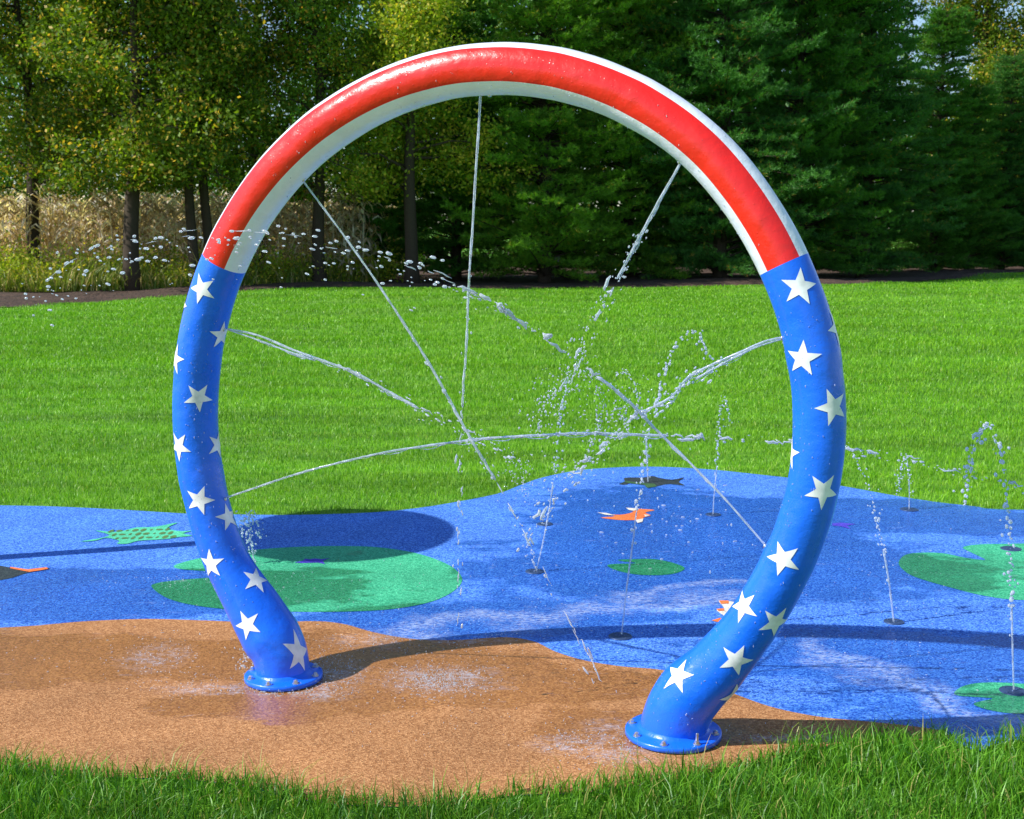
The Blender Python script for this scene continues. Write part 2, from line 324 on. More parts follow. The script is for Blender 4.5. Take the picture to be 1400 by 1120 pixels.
def crom(P, n=8, closed=False):                  # smooth curve through points
    P = [Vector(p) for p in P]; k = len(P); out = []
    rngi = range(k if closed else k - 1)
    for i in rngi:
        g = (lambda j: P[j % k]) if closed else (lambda j: P[min(max(j, 0), k - 1)])
        a, b, c, d = g(i - 1), g(i), g(i + 1), g(i + 2)
        for j in range(n):
            t = j / n; out.append(.5 * ((2 * b) + (c - a) * t + (2 * a - 5 * b + 4 * c - d) * t * t + (3 * b - a - 3 * c + d) * t ** 3))
    if not closed: out.append(P[-1])
    return out
def sheet(name, pts, z, mat, parent=None):
    bm = bmesh.new(); vs = [bm.verts.new((p[0], p[1], z)) for p in pts]
    f = bm.faces.new(vs); f.normal_update()
    if f.normal.z < 0: f.normal_flip()
    bmesh.ops.triangulate(bm, faces=[f]); me = bpy.data.meshes.new(name); bm.to_mesh(me); bm.free()
    return link(name, me, mat, parent)
def inside(poly, X, Y):
    r = np.zeros(len(X), bool); P = [(p[0], p[1]) for p in poly]; k = len(P)
    for i in range(k):
        x0, y0 = P[i]; x1, y1 = P[(i + 1) % k]
        if y0 == y1: continue
        c = ((y0 > Y) != (y1 > Y)) & (X < (x1 - x0) * (Y - y0) / (y1 - y0) + x0); r ^= c
    return r

# ---------------------------------------------------------------- ground
FAR = [(0, 692), (60, 693), (150, 697), (250, 703), (300, 704), (400, 705), (500, 702), (560, 697), (620, 688), (680, 676), (712, 664), (745, 653), (800, 643), (880, 639), (960, 642), (1040, 650), (1100, 657), (1160, 667), (1250, 683), (1330, 693), (1400, 698)]
NEAR = [(0, 1050), (100, 1064), (200, 1066), (300, 1072), (368, 1084), (430, 1098), (500, 1104), (600, 1104), (700, 1090), (800, 1086), (900, 1072), (980, 1056), (1050, 1042), (1100, 1028), (1200, 1016), (1290, 1013), (1340, 1028), (1400, 1014)]
far_w = [Vector((-7.5, 7.4, 0)), Vector((-5, 7.2, 0))] + [gnd(*q) for q in FAR] + [Vector((4.5, 6.9, 0)), Vector((6.5, 6.0, 0))]
near_w = [Vector((-7.5, 3.6, 0)), Vector((-4, 3.55, 0)), Vector((-2.2, 3.6, 0))] + [gnd(*q) for q in NEAR] + [Vector((2.4, 3.72, 0)), Vector((4.5, 3.5, 0)), Vector((6.5, 4.0, 0))]
PAD = crom(far_w, 6) + crom(near_w, 6)[::-1]
pad = tag(sheet('splash_pad', PAD, .004, M['blue_rubber']), None, None, None, 'structure')
TANF = [(0, 860), (60, 856), (120, 851), (200, 848), (280, 850), (360, 853), (430, 851), (470, 855), (510, 866), (560, 875), (620, 877), (690, 873), (730, 879), (760, 893), (800, 905), (850, 913), (905, 918), (960, 932), (1010, 953), (1060, 970), (1120, 982), (1180, 988), (1240, 994), (1290, 1001)]
tan_far = crom([Vector((-7.5, 4.9, 0)), Vector((-3.5, 4.55, 0))] + [gnd(*q) for q in TANF], 6)
tn = crom(near_w[:18 + 1], 6)
tan_pts = tan_far + [gnd(1300, 1010)] + [p for p in tn if p.x < gnd(1290, 1013).x][::-1]
tag(sheet('tan_paving', tan_pts, .0055, M['tan_rubber'], pad), 'speckled tan rubber area in the foreground')

def inlay(name, px, mat, z, label, parent=pad, smooth=True, n=5):
    P = [gnd(*q) for q in px]
    if smooth: P = crom(P, n, True)
    o = sheet(name, P, z, M[mat], parent); 
    if label: o['label'] = label
    return o
inlay('lily_pad', [(238, 775), (262, 767), (300, 760), (350, 753), (410, 749), (470, 748), (520, 750), (570, 758), (610, 772), (629, 787), (630, 800), (612, 815), (580, 827), (530, 835), (470, 838), (400, 838), (330, 836), (270, 830), (230, 820), (208, 805), (214, 799), (250, 794), (310, 790), (345, 787), (310, 784), (250, 780)], 'green_rubber', .0055, 'largest green lily pad, left of centre behind the leg')
inlay('lily_pad', [(845, 767), (865, 766), (895, 766), (920, 771), (936, 778), (925, 785), (900, 788), (870, 787), (845, 782), (831, 776), (835, 773), (862, 772), (869, 771), (852, 769)], 'green_rubber', .0055, 'small green lily pad in the middle of the blue')
inlay('lily_pad', [(1316, 750), (1335, 746), (1370, 745), (1420, 745), (1480, 750), (1520, 775), (1500, 800), (1450, 816), (1400, 822), (1350, 817), (1300, 805), (1250, 790), (1232, 778), (1229, 769), (1238, 760), (1260, 757), (1290, 758), (1320, 764), (1347, 767), (1330, 758)], 'green_rubber', .0055, 'notched green lily pad at the right edge')
inlay('lily_pad', [(1305, 948), (1320, 939), (1350, 935), (1400, 937), (1450, 944), (1480, 960), (1440, 975), (1400, 978), (1370, 976), (1345, 971), (1331, 965), (1340, 961), (1357, 957), (1335, 955), (1310, 953)], 'green_rubber', .0055, 'green lily pad at the right near the grass')
t = inlay('turtle_figure', [(110, 742), (135, 738), (150, 733), (130, 727), (160, 729), (185, 723), (212, 722), (243, 716), (228, 724), (248, 728), (264, 727), (250, 731), (263, 734), (245, 736), (225, 739), (190, 741), (175, 745), (160, 745), (163, 741), (145, 737), (130, 741)], 'mint_rubber', .007, 'mint green turtle with brown spots', n=3)
sp = MB()
for i in range(24):
    px = 152 + (i % 8) * 11 + (i // 8) * 4; py = 726 + (i // 8) * 5 - (i % 8) * .35; c = gnd(px, py, .0082)
    k = len(sp.V); sp.add([c + Vector((math.cos(h) * .013 * (1 + .5 * math.sin(i * 2.3)), math.sin(h) * .026 * (1 + .4 * math.cos(i * 1.7)), 0)) for h in [q * math.pi / 4 for q in range(8)]], [tuple(range(8))])
sp.build('shell_spots', M['brown_rubber'], t, smooth=False)
f = inlay('fish_figure', [(-90, 781), (-50, 775), (-10, 774), (17, 778), (38, 781), (64, 778), (66, 780), (42, 784), (30, 787), (15, 792), (-10, 796), (-50, 800), (-90, 796)], 'dark_rubber', .0058, 'dark fish with orange edging at the left edge', n=4)
inlay('fish_edge', [(14, 777), (38, 780.5), (64, 777.5), (66, 780), (40, 784), (30, 782), (14, 779)], 'orange_rubber', .0075, None, f, False)
t = inlay('turtle_figure', [(846, 663), (854, 660), (853, 655), (862, 654), (880, 654), (892, 652), (903, 655), (920, 657), (935, 654), (928, 660), (936, 665), (915, 663), (898, 666), (885, 668), (880, 664), (862, 662), (855, 664)], 'dark_rubber', .0058, 'dark turtle near the far lawn edge', n=3)
inlay('turtle_edge', [(846, 663.6), (854, 660.8), (862, 662.4), (880, 664.4), (885, 668.6), (898, 666.6), (895, 663), (880, 662), (862, 660), (856, 659)], 'olive_rubber', .0075, None, t, False)
C2 = lambda L: [(700 + a / 4.667, 620 + b / 4.667) for a, b in L]
f = inlay('fish_figure', C2([(545, 385), (600, 392), (690, 398), (760, 385), (775, 372), (790, 360), (850, 362), (910, 368), (850, 383), (885, 402), (840, 415), (830, 432), (780, 432), (700, 432), (600, 422), (570, 415), (660, 406)]), 'orange_rubber', .0060, 'orange and white koi in the middle of the blue', n=3)
inlay('fish_patch', C2([(726, 354), (790, 358), (812, 366), (775, 374), (745, 368)]), 'white_rubber', .0075, None, f, False)
inlay('fish_patch', C2([(788, 432), (838, 424), (832, 444), (800, 452)]), 'white_rubber', .0075, None, f, False)
inlay('fish_patch', C2([(542, 384), (600, 388), (662, 404), (600, 400)]), 'white_rubber', .0075, None, f, False)
inlay('fish_patch', C2([(842, 398), (880, 402), (850, 412)]), 'white_rubber', .0075, None, f, False)
C8 = lambda L: [(900 + a / 2.8, 640 + b / 2.8) for a, b in L]
f = inlay('fish_figure', C8([(205, 588), (235, 583), (255, 576), (245, 566), (222, 548), (250, 545), (246, 532), (232, 514), (270, 514), (300, 520), (360, 530), (350, 570), (300, 598), (240, 596)]), 'white_rubber', .0058, 'white koi with orange fins partly behind the near leg', n=3)
for L in ([(232, 513), (268, 513), (270, 524), (240, 526)], [(222, 545), (250, 543), (252, 552), (230, 553)], [(203, 590), (236, 580), (256, 586), (236, 597)]):
    inlay('fish_fin', C8(L), 'orange_rubber', .0075, None, f, False)
C6 = lambda L: [(200 + a / 5.385, 680 + b / 5.385) for a, b in L]
inlay('starfish_figure', C6([(1090, 489), (1150, 478), (1170, 462), (1205, 466), (1240, 460), (1290, 466), (1350, 457), (1300, 478), (1315, 502), (1265, 490), (1205, 492), (1150, 494)]), 'violet_rubber', .0070, 'violet starfish on the largest lily pad', smooth=False)
inlay('starfish_figure', [(1138, 717), (1150, 716), (1170, 718), (1158, 720), (1163, 725), (1150, 721), (1138, 720)], 'violet_rubber', .0058, 'faint violet starfish right of the near leg', smooth=False)

def lawn_z(X, Y):
    d = np.clip((np.asarray(Y) - 8.5) / 6, 0, 1)
    return d * (.035 * np.sin(Y * 1.9 + .35 * np.sin(X * .8)) * np.cos(X * .33 + .6) + .05 * np.sin(X * .45 + Y * .31))
# bare soil and leaf litter under the trees
SE = [(-500, 440), (-200, 428), (0, 421), (60, 418), (130, 410), (200, 406), (270, 403), (330, 399), (450, 396), (640, 394), (850, 392), (1100, 392), (1200, 388), (1300, 381), (1400, 374), (1600, 368)]
SOILE = crom([gnd(*q) for q in SE], 5)
SOIL = SOILE + [Vector((60, 75, 0)), Vector((-60, 75, 0))]
# lawn: one sheet to the horizon, softly uneven away from the pad
def lawn_z(X, Y):
    d = np.clip((np.asarray(Y) - 8.5) / 6, 0, 1)
    return d * (.035 * np.sin(Y * 1.9 + .35 * np.sin(X * .8)) * np.cos(X * .33 + .6) + .05 * np.sin(X * .45 + Y * .31))
xs = np.r_[np.linspace(-400, -30, 14), np.linspace(-29, 29, 117), np.linspace(30, 400, 14)]; ys = np.r_[-60, -20, np.linspace(-5, 60, 261), 70, 90, 130, 200, 400, 900]
GX, GY = np.meshgrid(xs, ys); GZ = lawn_z(GX, GY) - (0.0)
GZ = GZ - .30 * inside(SOIL, GX.ravel(), GY.ravel() - .35).reshape(GX.shape)
nx, ny = len(xs), len(ys); idx = np.arange(nx * ny).reshape(ny, nx)
Fq = np.stack([idx[:-1, :-1], idx[:-1, 1:], idx[1:, 1:], idx[1:, :-1]], -1).reshape(-1, 4)
me = mesh_np('lawn', np.stack([GX, GY, GZ], -1).reshape(-1, 3), Fq.ravel(), np.full(len(Fq), 4), smooth=True)
tag(link('lawn', me, M['turf']), None, None, None, 'structure')

bm = bmesh.new()
row = [(p.x, p.y) for p in SOILE]; K = 24
grid = []
for (x, y) in row:
    grid.append([bm.verts.new((x * (1 + .6 * j / K), y + (80 - y) * (j / K) ** 1.6, float(lawn_z(x * (1 + .6 * j / K), y + (80 - y) * (j / K) ** 1.6)) + (.03 if j else -.005) + .04 * math.sin(j * 2.1 + x))) for j in range(K + 1)])
for i in range(len(row) - 1):
    for j in range(K): bm.faces.new((grid[i][j], grid[i + 1][j], grid[i + 1][j + 1], grid[i][j + 1]))
me = bpy.data.meshes.new('soil'); bm.to_mesh(me); bm.free(); tag(link('soil', me, M['soil']), None, None, None, 'structure')

# ---------------------------------------------------------------- grass
def blades(name, P, h, w, lean, mat, label, parts=2):
    n = len(P); a = rng.uniform(0, 2 * np.pi, n); b = rng.uniform(0, 2 * np.pi, n)
    side = np.stack([np.cos(a), np.sin(a), np.zeros(n)], 1) * (w / 2)[:, None]
    ld = np.stack([np.cos(b), np.sin(b), np.zeros(n)], 1) * (lean * h)[:, None]
    up = np.array([0, 0, 1.])[None] * h[:, None]
    p0 = P - side; p1 = P + side; m = P + up * .55 + ld * .33
    p2 = m + side * .8; p3 = m - side * .8; p4 = P + up * (1 - .25 * lean[:, None] ** 1) + ld
    V = np.stack([p0, p1, p2, p3, p4], 1).reshape(-1, 3); o = (np.arange(n) * 5)[:, None]
    Fc = np.concatenate([o + np.array([0, 1, 2, 3]), o + np.array([3, 2, 4])], 1).ravel(); sz = np.tile([4, 3], n)
    r = np.repeat(rng.uniform(0, 1, n), 5); tip = np.tile([0, 0, .55, .55, 1], n)
    me = mesh_np(name, V, Fc, sz, {'rnd': r, 'tip': tip}, smooth=False)
    return tag(link(name, me, mat), label, 'grass', None, 'stuff')
def scatter(n, x0, x1, y0, y1): return rng.uniform(x0, x1, n), rng.uniform(y0, y1, n)
# near strip
X, Y = scatter(170000, -2.6, 2.9, 2.35, 4.0); k = (~inside(PAD, X + rng.normal(size=len(X)) * .012, Y - .010 - .035 * (np.sin(X * 23 + 2 * np.sin(X * 61)) * .5 + .5) * rng.uniform(0, 1, len(X)) ** 2.5)) & (np.abs(X) < Y * .5 + .2); X = X[k]; Y = Y[k]
dens = np.sin(X * 9 + 2 * np.sin(Y * 11)) * np.cos(Y * 13 + X * 4)
k = rng.uniform(0, 1, len(X)) < .78 + .22 * dens; X = X[k]; Y = Y[k]; n = len(X)
h = rng.gamma(7, .0078, n) * (1 + .22 * np.sin(X * 7 + Y * 9)) * np.where(X > .6, 1.08, 1.0); h = np.clip(h, .02, .13)
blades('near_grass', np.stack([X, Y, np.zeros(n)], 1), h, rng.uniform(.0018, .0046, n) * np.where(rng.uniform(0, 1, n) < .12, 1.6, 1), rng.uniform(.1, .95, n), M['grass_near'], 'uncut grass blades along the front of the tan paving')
X, Y = scatter(60000, -2.4, 2.6, 2.9, 4.0); k = inside(PAD, X, Y) & (~inside(PAD, X, Y - .045)) & (np.sin(X * 17 + np.sin(X * 41) * 2) + rng.uniform(-1, 1, len(X)) > .2); X = X[k]; Y = Y[k]; n = len(X)
blades('edge_grass', np.stack([X, Y, np.full(n, .003)], 1), np.clip(rng.gamma(6, .0105, n), .02, .125), rng.uniform(.0014, .0032, n), rng.uniform(.2, 1.1, n), M['grass_edge'], 'thin yellowish blades straggling over the front edge of the paving')
# far lawn, blades thinning out with distance
YS = []; XS = []
u = rng.uniform(0, 1, 520000); Yv = 6.4 * (47 / 6.4) ** u; Xv = rng.uniform(-1, 1, len(u)) * (Yv * .445 + .6)
k = (~inside(PAD, Xv, Yv)) & (~inside(SOIL, Xv, Yv)); X = Xv[k]; Y = Yv[k]; n = len(X)
print('far blades', n)
sc = np.clip(Y / 9, .8, 4.5)
h = rng.uniform(.022, .046, n) * (1 + .14 * np.sin(X * 2.1 + 3 * np.sin(Y * .8)) * np.sin(Y * 2.3)) * np.clip(sc, 1, 1.7)
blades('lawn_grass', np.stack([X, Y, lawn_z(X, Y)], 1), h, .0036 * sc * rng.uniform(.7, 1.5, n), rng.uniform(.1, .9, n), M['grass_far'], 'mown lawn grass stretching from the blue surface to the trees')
# ---------------------------------------------------------------- the arch
PATH = [Vector((a, b, r)) for a, b, r in PATH]
cp = crom(PATH, 4); cc = [A0 + U * p.x + ZV * p.y for p in cp]; cr = [p.z for p in cp]
sl_ = [0.]
for i in range(1, len(cc)): sl_.append(sl_[-1] + (cc[i] - cc[i - 1]).length)
SL = np.array(sl_); CC = np.array([list(c) for c in cc]); CR = np.array(cr)
TG = np.gradient(CC, axis=0); TG /= np.linalg.norm(TG, axis=1)[:, None]
def frame(s):
    c = np.array([np.interp(s, SL, CC[:, i]) for i in range(3)]); t = np.array([np.interp(s, SL, TG[:, i]) for i in range(3)]); t /= np.linalg.norm(t)
    r = float(np.interp(s, SL, CR)); c = Vector(c); t = Vector(t); m_ = N.cross(t).normalized()
    # outward in-plane normal is left of travel
    tu = Vector((t.dot(U), t.z)); m_ = U * (-tu.y) + ZV * tu.x
    return c, t, m_, r
def surf(s, th, off=0.0):
    c, t, m_, r = frame(s); a = math.radians(th)
    wob = 1 + .006 * math.sin(s * 9.1 + 2 * math.sin(a)) + .005 * math.sin(s * 23 + a * 2)
    wob += sum(k * math.exp(-((s - q) / .035) ** 2) for q, k in ((4.235, .035), (4.86, .03), (.79, .02), (1.22, .02), (.17, .035), (5.40, .02), (2.6, .012), (3.3, .015)))
    return c + (m_ * math.cos(a) + N * math.sin(a)) * (r * wob + off)
S1, S2, SE_ = 1.588, 3.957, float(SL[-1])
arch = empty('water_arch', A0, 'large round spray arch with red and white stripes above star-covered blue legs', 'water feature')
arch_loc = Vector(A0)
def tubepart(name, s0, s1, mat, parent, label=None):
    n = max(int((s1 - s0) / .018), 4); seg = 72; V = []; Fc = []; TH = []; DR = []; o = world_loc(parent)
    for i in range(n + 1):
        s = s0 + (s1 - s0) * i / n
        dr = np.interp(s, [1.6, 3.3, 3.95], [2, 0, 0]); 
        for j in range(seg + 1):
            th = -90 + 360 * j / seg; V.append(surf(s, th) - o); TH.append(th if th >= 0 else th + 360 if th < -1e-6 and False else th)
            # boundary of the red band widens towards the near side
            DR.append(dr)
    for i in range(n):
        for j in range(seg): a = i * (seg + 1) + j; Fc.append((a, a + 1, a + seg + 2, a + seg + 1))
    me = bpy.data.meshes.new(name); me.from_pydata([tuple(v) for v in V], [], Fc)
    TH2 = []
    for t_, d_ in zip(TH, DR): TH2.append(t_)
    for k, a in (('theta', TH2), ('drift', DR)):
        at = me.attributes.new(k, 'FLOAT', 'POINT'); at.data.foreach_set('value', a)
    for q in me.polygons: q.use_smooth = True
    me.update()
    ob = link(name, me, mat, parent)
    if label: ob['label'] = label
    return ob
hoop = tubepart('striped_tube', S1, S2, M['striped_paint'], arch, 'upper tube with lengthwise red and white stripes')
leg_far = tubepart('leg', -0.0, S1, M['blue_paint'], arch, 'far left blue leg')
leg_near = tubepart('leg', S2, SE_, M['blue_paint'], arch, 'near right blue leg')
def star(s0, th0, rot, parent, R=.055):
    c, t, m_, r = frame(s0); o = world_loc(parent); pts = []
    for k in range(10):
        a = math.radians(rot) + math.pi * k / 5; q = R if k % 2 == 0 else R * .40; pts.append((q * math.cos(a), q * math.sin(a)))
    bm = bmesh.new(); cv = bm.verts.new((0, 0, 0)); vs = [bm.verts.new((x, y, 0)) for x, y in pts]
    for k in range(10): bm.faces.new((cv, vs[k], vs[(k + 1) % 10]))
    bmesh.ops.subdivide_edges(bm, edges=bm.edges[:], cuts=3, use_grid_fill=True)
    for v in bm.verts:
        x, y = v.co.x, v.co.y; v.co = surf(s0 + x, th0 + math.degrees(y / r), .0016) - o
    bmesh.ops.recalc_face_normals(bm, faces=bm.faces[:])
    # give the decal a rim so that it is not paper thin
    me = bpy.data.meshes.new('star'); bm.to_mesh(me); bm.free()
    for q in me.polygons: q.use_smooth = True
    return link('star', me, M['star_white'], parent)
for (s, th, rot) in STARS: star(s, th, rot, leg_far if s < 2 else leg_near)
for (s, th, rot) in HIDDEN: star(s, th, rot, leg_far if s < 2 else leg_near)

for base, lg in ((A0, 'far'), (B0, 'near')):
    R0 = .138 if lg == 'far' else .152
    if lg == 'far': ctr = Vector(base) 
    else: ctr = A0 + U * 1.415
    mb = MB(); rb = CR[0] if lg == 'far' else CR[-1]
    mb.lathe([(R0 - .004, .008), (R0, .010), (R0, .024), (R0 - .004, .027), (rb + .014, .028), (rb + .004, .034), (rb - .001, .046)], ctr, 64)
    fl = mb.build('base_flange', M['blue_paint'], arch)
    for p_ in fl.data.polygons:
        if len(p_.vertices) > 4: p_.use_smooth = False
    for k in range(8):
        h = math.radians(22.5 + 45 * k + (8 if lg == 'far' else 3)); q = ctr + Vector((math.cos(h), math.sin(h), 0)) * (R0 + rb + .012) / 2
        tall = .034 if (lg == 'near' and k == 6) else .012
        mb = MB(); mb.lathe([(.012, .0275), (.012, .030), (.0085, .0302)], q, 16); mb.lathe([(.0078, .030), (.0078, .038), (.0050, .0395), (.0048, .0275 + tall), (.003, .029 + tall)], q, 6)
        mb.build('bolt', M['steel'], fl, smooth=False)
# spray nozzles let into the inside of the tube
for s, th in NOZ:
    p_ = surf(s, th); c, t, m_, r = frame(s); d_ = (p_ - c).normalized(); mb = MB(); mb.tube([p_ - d_ * .004, p_ + d_ * .003, p_ + d_ * .005], [.007, .007, .004], 10); mb.build('nozzle', M['steel'], arch)

# ---------------------------------------------------------------- water
class JB(MB):
    def __init__(s): super().__init__(); s.d = MB()
def stream(P, r0=.004, r1=.006, brk=1.0, seed=0, n=14, drops=60, spread=.02, dr=(.0015, .004), mb=None, db=None, chain=False, stretch=2.5, u_strand=True):
    """a jet: solid up to fraction brk of its run, then broken into slugs and drops"""
    R = random.Random(seed); mb = mb or JB(); db = mb.d; C = crom(P, n); k = len(C); L = [0.]
    for i in range(1, k): L.append(L[-1] + (C[i] - C[i - 1]).length)
    T = L[-1]
    def at(s):
        s = min(max(s, 0), T); i = 0
        lo, hi = 0, k - 1
        while hi - lo > 1:
            mid = (lo + hi) // 2
            if L[mid] <= s: lo = mid
            else: hi = mid
        q = (s - L[lo]) / max(L[hi] - L[lo], 1e-9); return C[lo].lerp(C[hi], q), (C[hi] - C[lo]).normalized()
    def jit(a): return Vector((R.gauss(0, a), R.gauss(0, a), R.gauss(0, a)))
    # solid
    m = int(T * brk / .012) + 2; pts = []; rad = []; ph = R.uniform(0, 9)
    for i in range(m):
        s = T * brk * i / (m - 1); u = s / T; p, d = at(s); a = .0012 + .004 * max(u - .25, 0)
        w = Vector((math.sin(s * 17 + ph), math.cos(s * 13 + ph), math.sin(s * 19 + 2 * ph))) * a * .45 + jit(a * .16)
        pts.append(p + w * min(1, s / .1)); rad.append((r0 + (r1 - r0) * u) * (1 + .12 * math.sin(s * 40 + ph) * min(1, s / .15) + R.uniform(-.12, .18) * (.4 + u)))
    if m > 2 and brk > .02: 
        rad[-1] *= .3; mb.tube(pts, [q * .74 for q in rad], 7)
        pts2 = [p + jit(.001) + Vector((.5, 0, -1)).normalized() * r1 * (1.1 + .8 * math.sin(j * .6)) * min(1, j / m * 2) for j, p in enumerate(pts)]
        a, b = int(m * .35), m
        if b - a > 6 and u_strand: mb.tube(pts2[a:b], [q * .30 * (.4 + R.random()) for q in rad[a:b]], 5)
    # slugs
    s = T * brk
    while s < T:
        u = s / T; g = R.uniform(.02, .06); ln = R.uniform(.02, .07) * (1 if not chain else .25)
        if chain:
            p, d = at(s); db.drop(p + jit(spread * .3), R.uniform(*dr) * R.choice((.8, 1.0, 1.3)), d + jit(.5), R.uniform(1, 1.9)); s += R.uniform(.007, .020)
            continue
        q = [at(s + ln * j / 4)[0] + jit(r1 * .5) for j in range(5)]; off = jit(spread * .45)
        e = R.uniform(.5, 1.05) * (1 - .35 * u); (db or mb).tube([x + off for x in q], [r1 * e * .3, r1 * e, r1 * e * 1.1, r1 * e * .8, r1 * e * .2], 6); s += g + (ln if R.random() < .6 else 0) * (1 + 2 * u)
    for i in range(drops):
        u = 1 - R.random() ** 1.0 * (1 - brk * .55); p, d = at(T * u); f_ = max(u - brk * .5, .05)
        db.drop(p + jit(spread * (.5 + f_)), R.uniform(*dr) * R.choice((.6, .8, 1, 1.2)), d + jit(.15), R.uniform(1, stretch))
    return mb
def jet(name, mb, label, cat, group, origin): 
    o = mb.build(name, M['water'], origin=origin); tag(o, label, cat, group)
    if mb.d.n: tag(mb.d.build('drops', M['drops'], o), None, None, None, 'stuff')
    return o
GR = 'water jets from the inside of the arch'
rp = onring
P = [rp(657, 124), rp(653, 200), rp(647, 290), rp(641, 395), rp(636, 490), rp(631, 590)]
mb = stream(P, .0050, .0050, .93, 1, drops=14, spread=.008, u_strand=False); stream([rp(631, 590), rp(628, 660), rp(627, 760), rp(626, 880)], .003, .004, .0, 2, drops=26, spread=.008, mb=mb, stretch=5)
jet('water_jet', mb, 'thin water jet falling straight down from the top of the arch', 'water jet', GR, P[0])
P = [rp(411, 243), rp(470, 322), rp(530, 408), rp(590, 503), rp(630, 575), rp(652, 615), rp(678, 658)]
mb = stream(P, .0042, .0062, 1.0, 3, drops=30, spread=.010, u_strand=False); stream([rp(678, 658), rp(720, 735), rp(760, 815), rp(800, 890), rp(838, 972)], .0035, .0035, .0, 4, drops=20, spread=.008, mb=mb, stretch=6)
jet('water_jet', mb, 'steep water jet from the upper left of the red stripe down to the middle', 'water jet', GR, P[0])
P = [rp(311, 450), rp(350, 458), rp(400, 478), rp(480, 508), rp(540, 540), rp(610, 580), rp(660, 602), rp(715, 632)]
mb = stream(P, .0045, .008, .66, 5, drops=90, spread=.016)
stream([rp(312, 451), rp(350, 464), rp(400, 483), rp(430, 492)], .003, .005, 1, 15, drops=0, mb=mb)
jet('water_jet', mb, 'water jet leaving the middle of the far blue leg beside a star', 'water jet', GR, P[0])
P = [rp(311, 680), rp(400, 650, -.02), rp(500, 624, -.05), rp(600, 607, -.1), rp(700, 597, -.15), rp(800, 593, -.22), rp(900, 595, -.3), rp(1000, 600, -.38), rp(1120, 607, -.45), rp(1230, 626, -.5), rp(1330, 648, -.55), rp(1440, 676, -.6)]
mb = stream(P, .0042, .0075, .56, 6, drops=110, spread=.010)
jet('water_jet', mb, 'long low water jet arching from the bottom of the far leg past the near leg', 'water jet', GR, P[0])
P = [rp(932, 220), rp(905, 268), rp(875, 322), rp(843, 383), rp(820, 425), rp(800, 465), rp(775, 510), rp(750, 555), rp(733, 592)]
mb = stream(P, .0048, .006, .42, 7, drops=150, spread=.020, dr=(.0015, .0035))
stream([rp(932, 222), rp(900, 280), rp(862, 350), rp(835, 400)], .003, .003, .7, 17, drops=10, spread=.006, mb=mb)
stream([rp(800, 480), rp(770, 540), rp(745, 580)], .002, .003, .0, 27, drops=60, spread=.03, mb=mb, dr=(.001, .003))
jet('water_jet', mb, 'water jet from the upper right of the arch, breaking into drops', 'water jet', GR, P[0])
P = [rp(1074, 461), rp(1045, 467), rp(1010, 483), rp(975, 498), rp(940, 517), rp(920, 540), rp(895, 556), rp(860, 573), rp(830, 605), rp(790, 640), rp(740, 700), rp(715, 740)]
mb = stream(P, .0045, .0078, .42, 8, drops=170, spread=.020)
stream([rp(1072, 463), rp(1030, 476), rp(985, 500), rp(950, 520)], .003, .005, 1, 18, drops=20, spread=.02, mb=mb)
jet('water_jet', mb, 'wavering water jet from the middle of the near blue leg towards the centre', 'water jet', GR, P[0])
P = [rp(1050, 750), rp(1000, 692), rp(950, 640), rp(900, 590), rp(850, 541, .06), rp(800, 502, .10), rp(750, 465, .14), rp(690, 425, .2), rp(630, 392, .27), rp(560, 362, .35), rp(480, 336, .42), rp(390, 322, .48), rp(300, 318, .52), rp(200, 330, .56), rp(110, 352, .6), rp(60, 390, .6)]
mb = stream(P[:9], .0042, .0080, .60, 9, drops=30, spread=.008); stream(P[6:9], .007, .009, .0, 29, drops=20, spread=.012, mb=mb); stream(P[8:], .0015, .0018, .0, 19, drops=50, spread=.02, dr=(.0025, .0055), mb=mb, chain=False)
R = random.Random(77)
jet('water_jet', mb, 'water jet rising from the lower near leg up and left across the arch', 'water jet', GR, P[0])
# drops thrown over the far leg
mb = MB()
for i in range(140):
    u = R.random(); x = 660 - 640 * u ** .9; yb = np.interp(x, [40, 130, 260, 400, 520, 660], [395, 345, 322, 325, 350, 398]); y = yb + abs(R.gauss(0, 26)) + R.gauss(0, 6)
    p = rp(x, y, np.interp(x, [100, 660], [.6, .25]) + R.gauss(0, .05)); mb.drop(p, R.uniform(.0018, .0044) * (.55 if R.random() < .5 else 1), (1, -.3, -.10 + R.gauss(0, .12)), R.uniform(1.4, 2.6))
for q in [(560, 358), (575, 360), (592, 352), (605, 356), (608, 392), (520, 345), (490, 338), (500, 342), (460, 330), (415, 320), (435, 315), (300, 330), (275, 325), (318, 316), (263, 363), (260, 376), (220, 325), (200, 340), (185, 330), (150, 352), (105, 346), (98, 358), (80, 372), (70, 380), (66, 392), (35, 402), (68, 424), (220, 338), (225, 356), (213, 352), (160, 322), (161, 328), (130, 337), (153, 341)]:
    p = rp(q[0], q[1], .5); mb.drop(p, R.uniform(.0034, .0054), (1, -.3, -.05 + R.gauss(0, .1)), R.uniform(1.5, 2.4))
o = mb.build('spray_drops', M['drops'], origin=rp(300, 330, .5)); tag(o, 'scattered water drops flying past the far blue leg', 'spray', None, 'stuff')
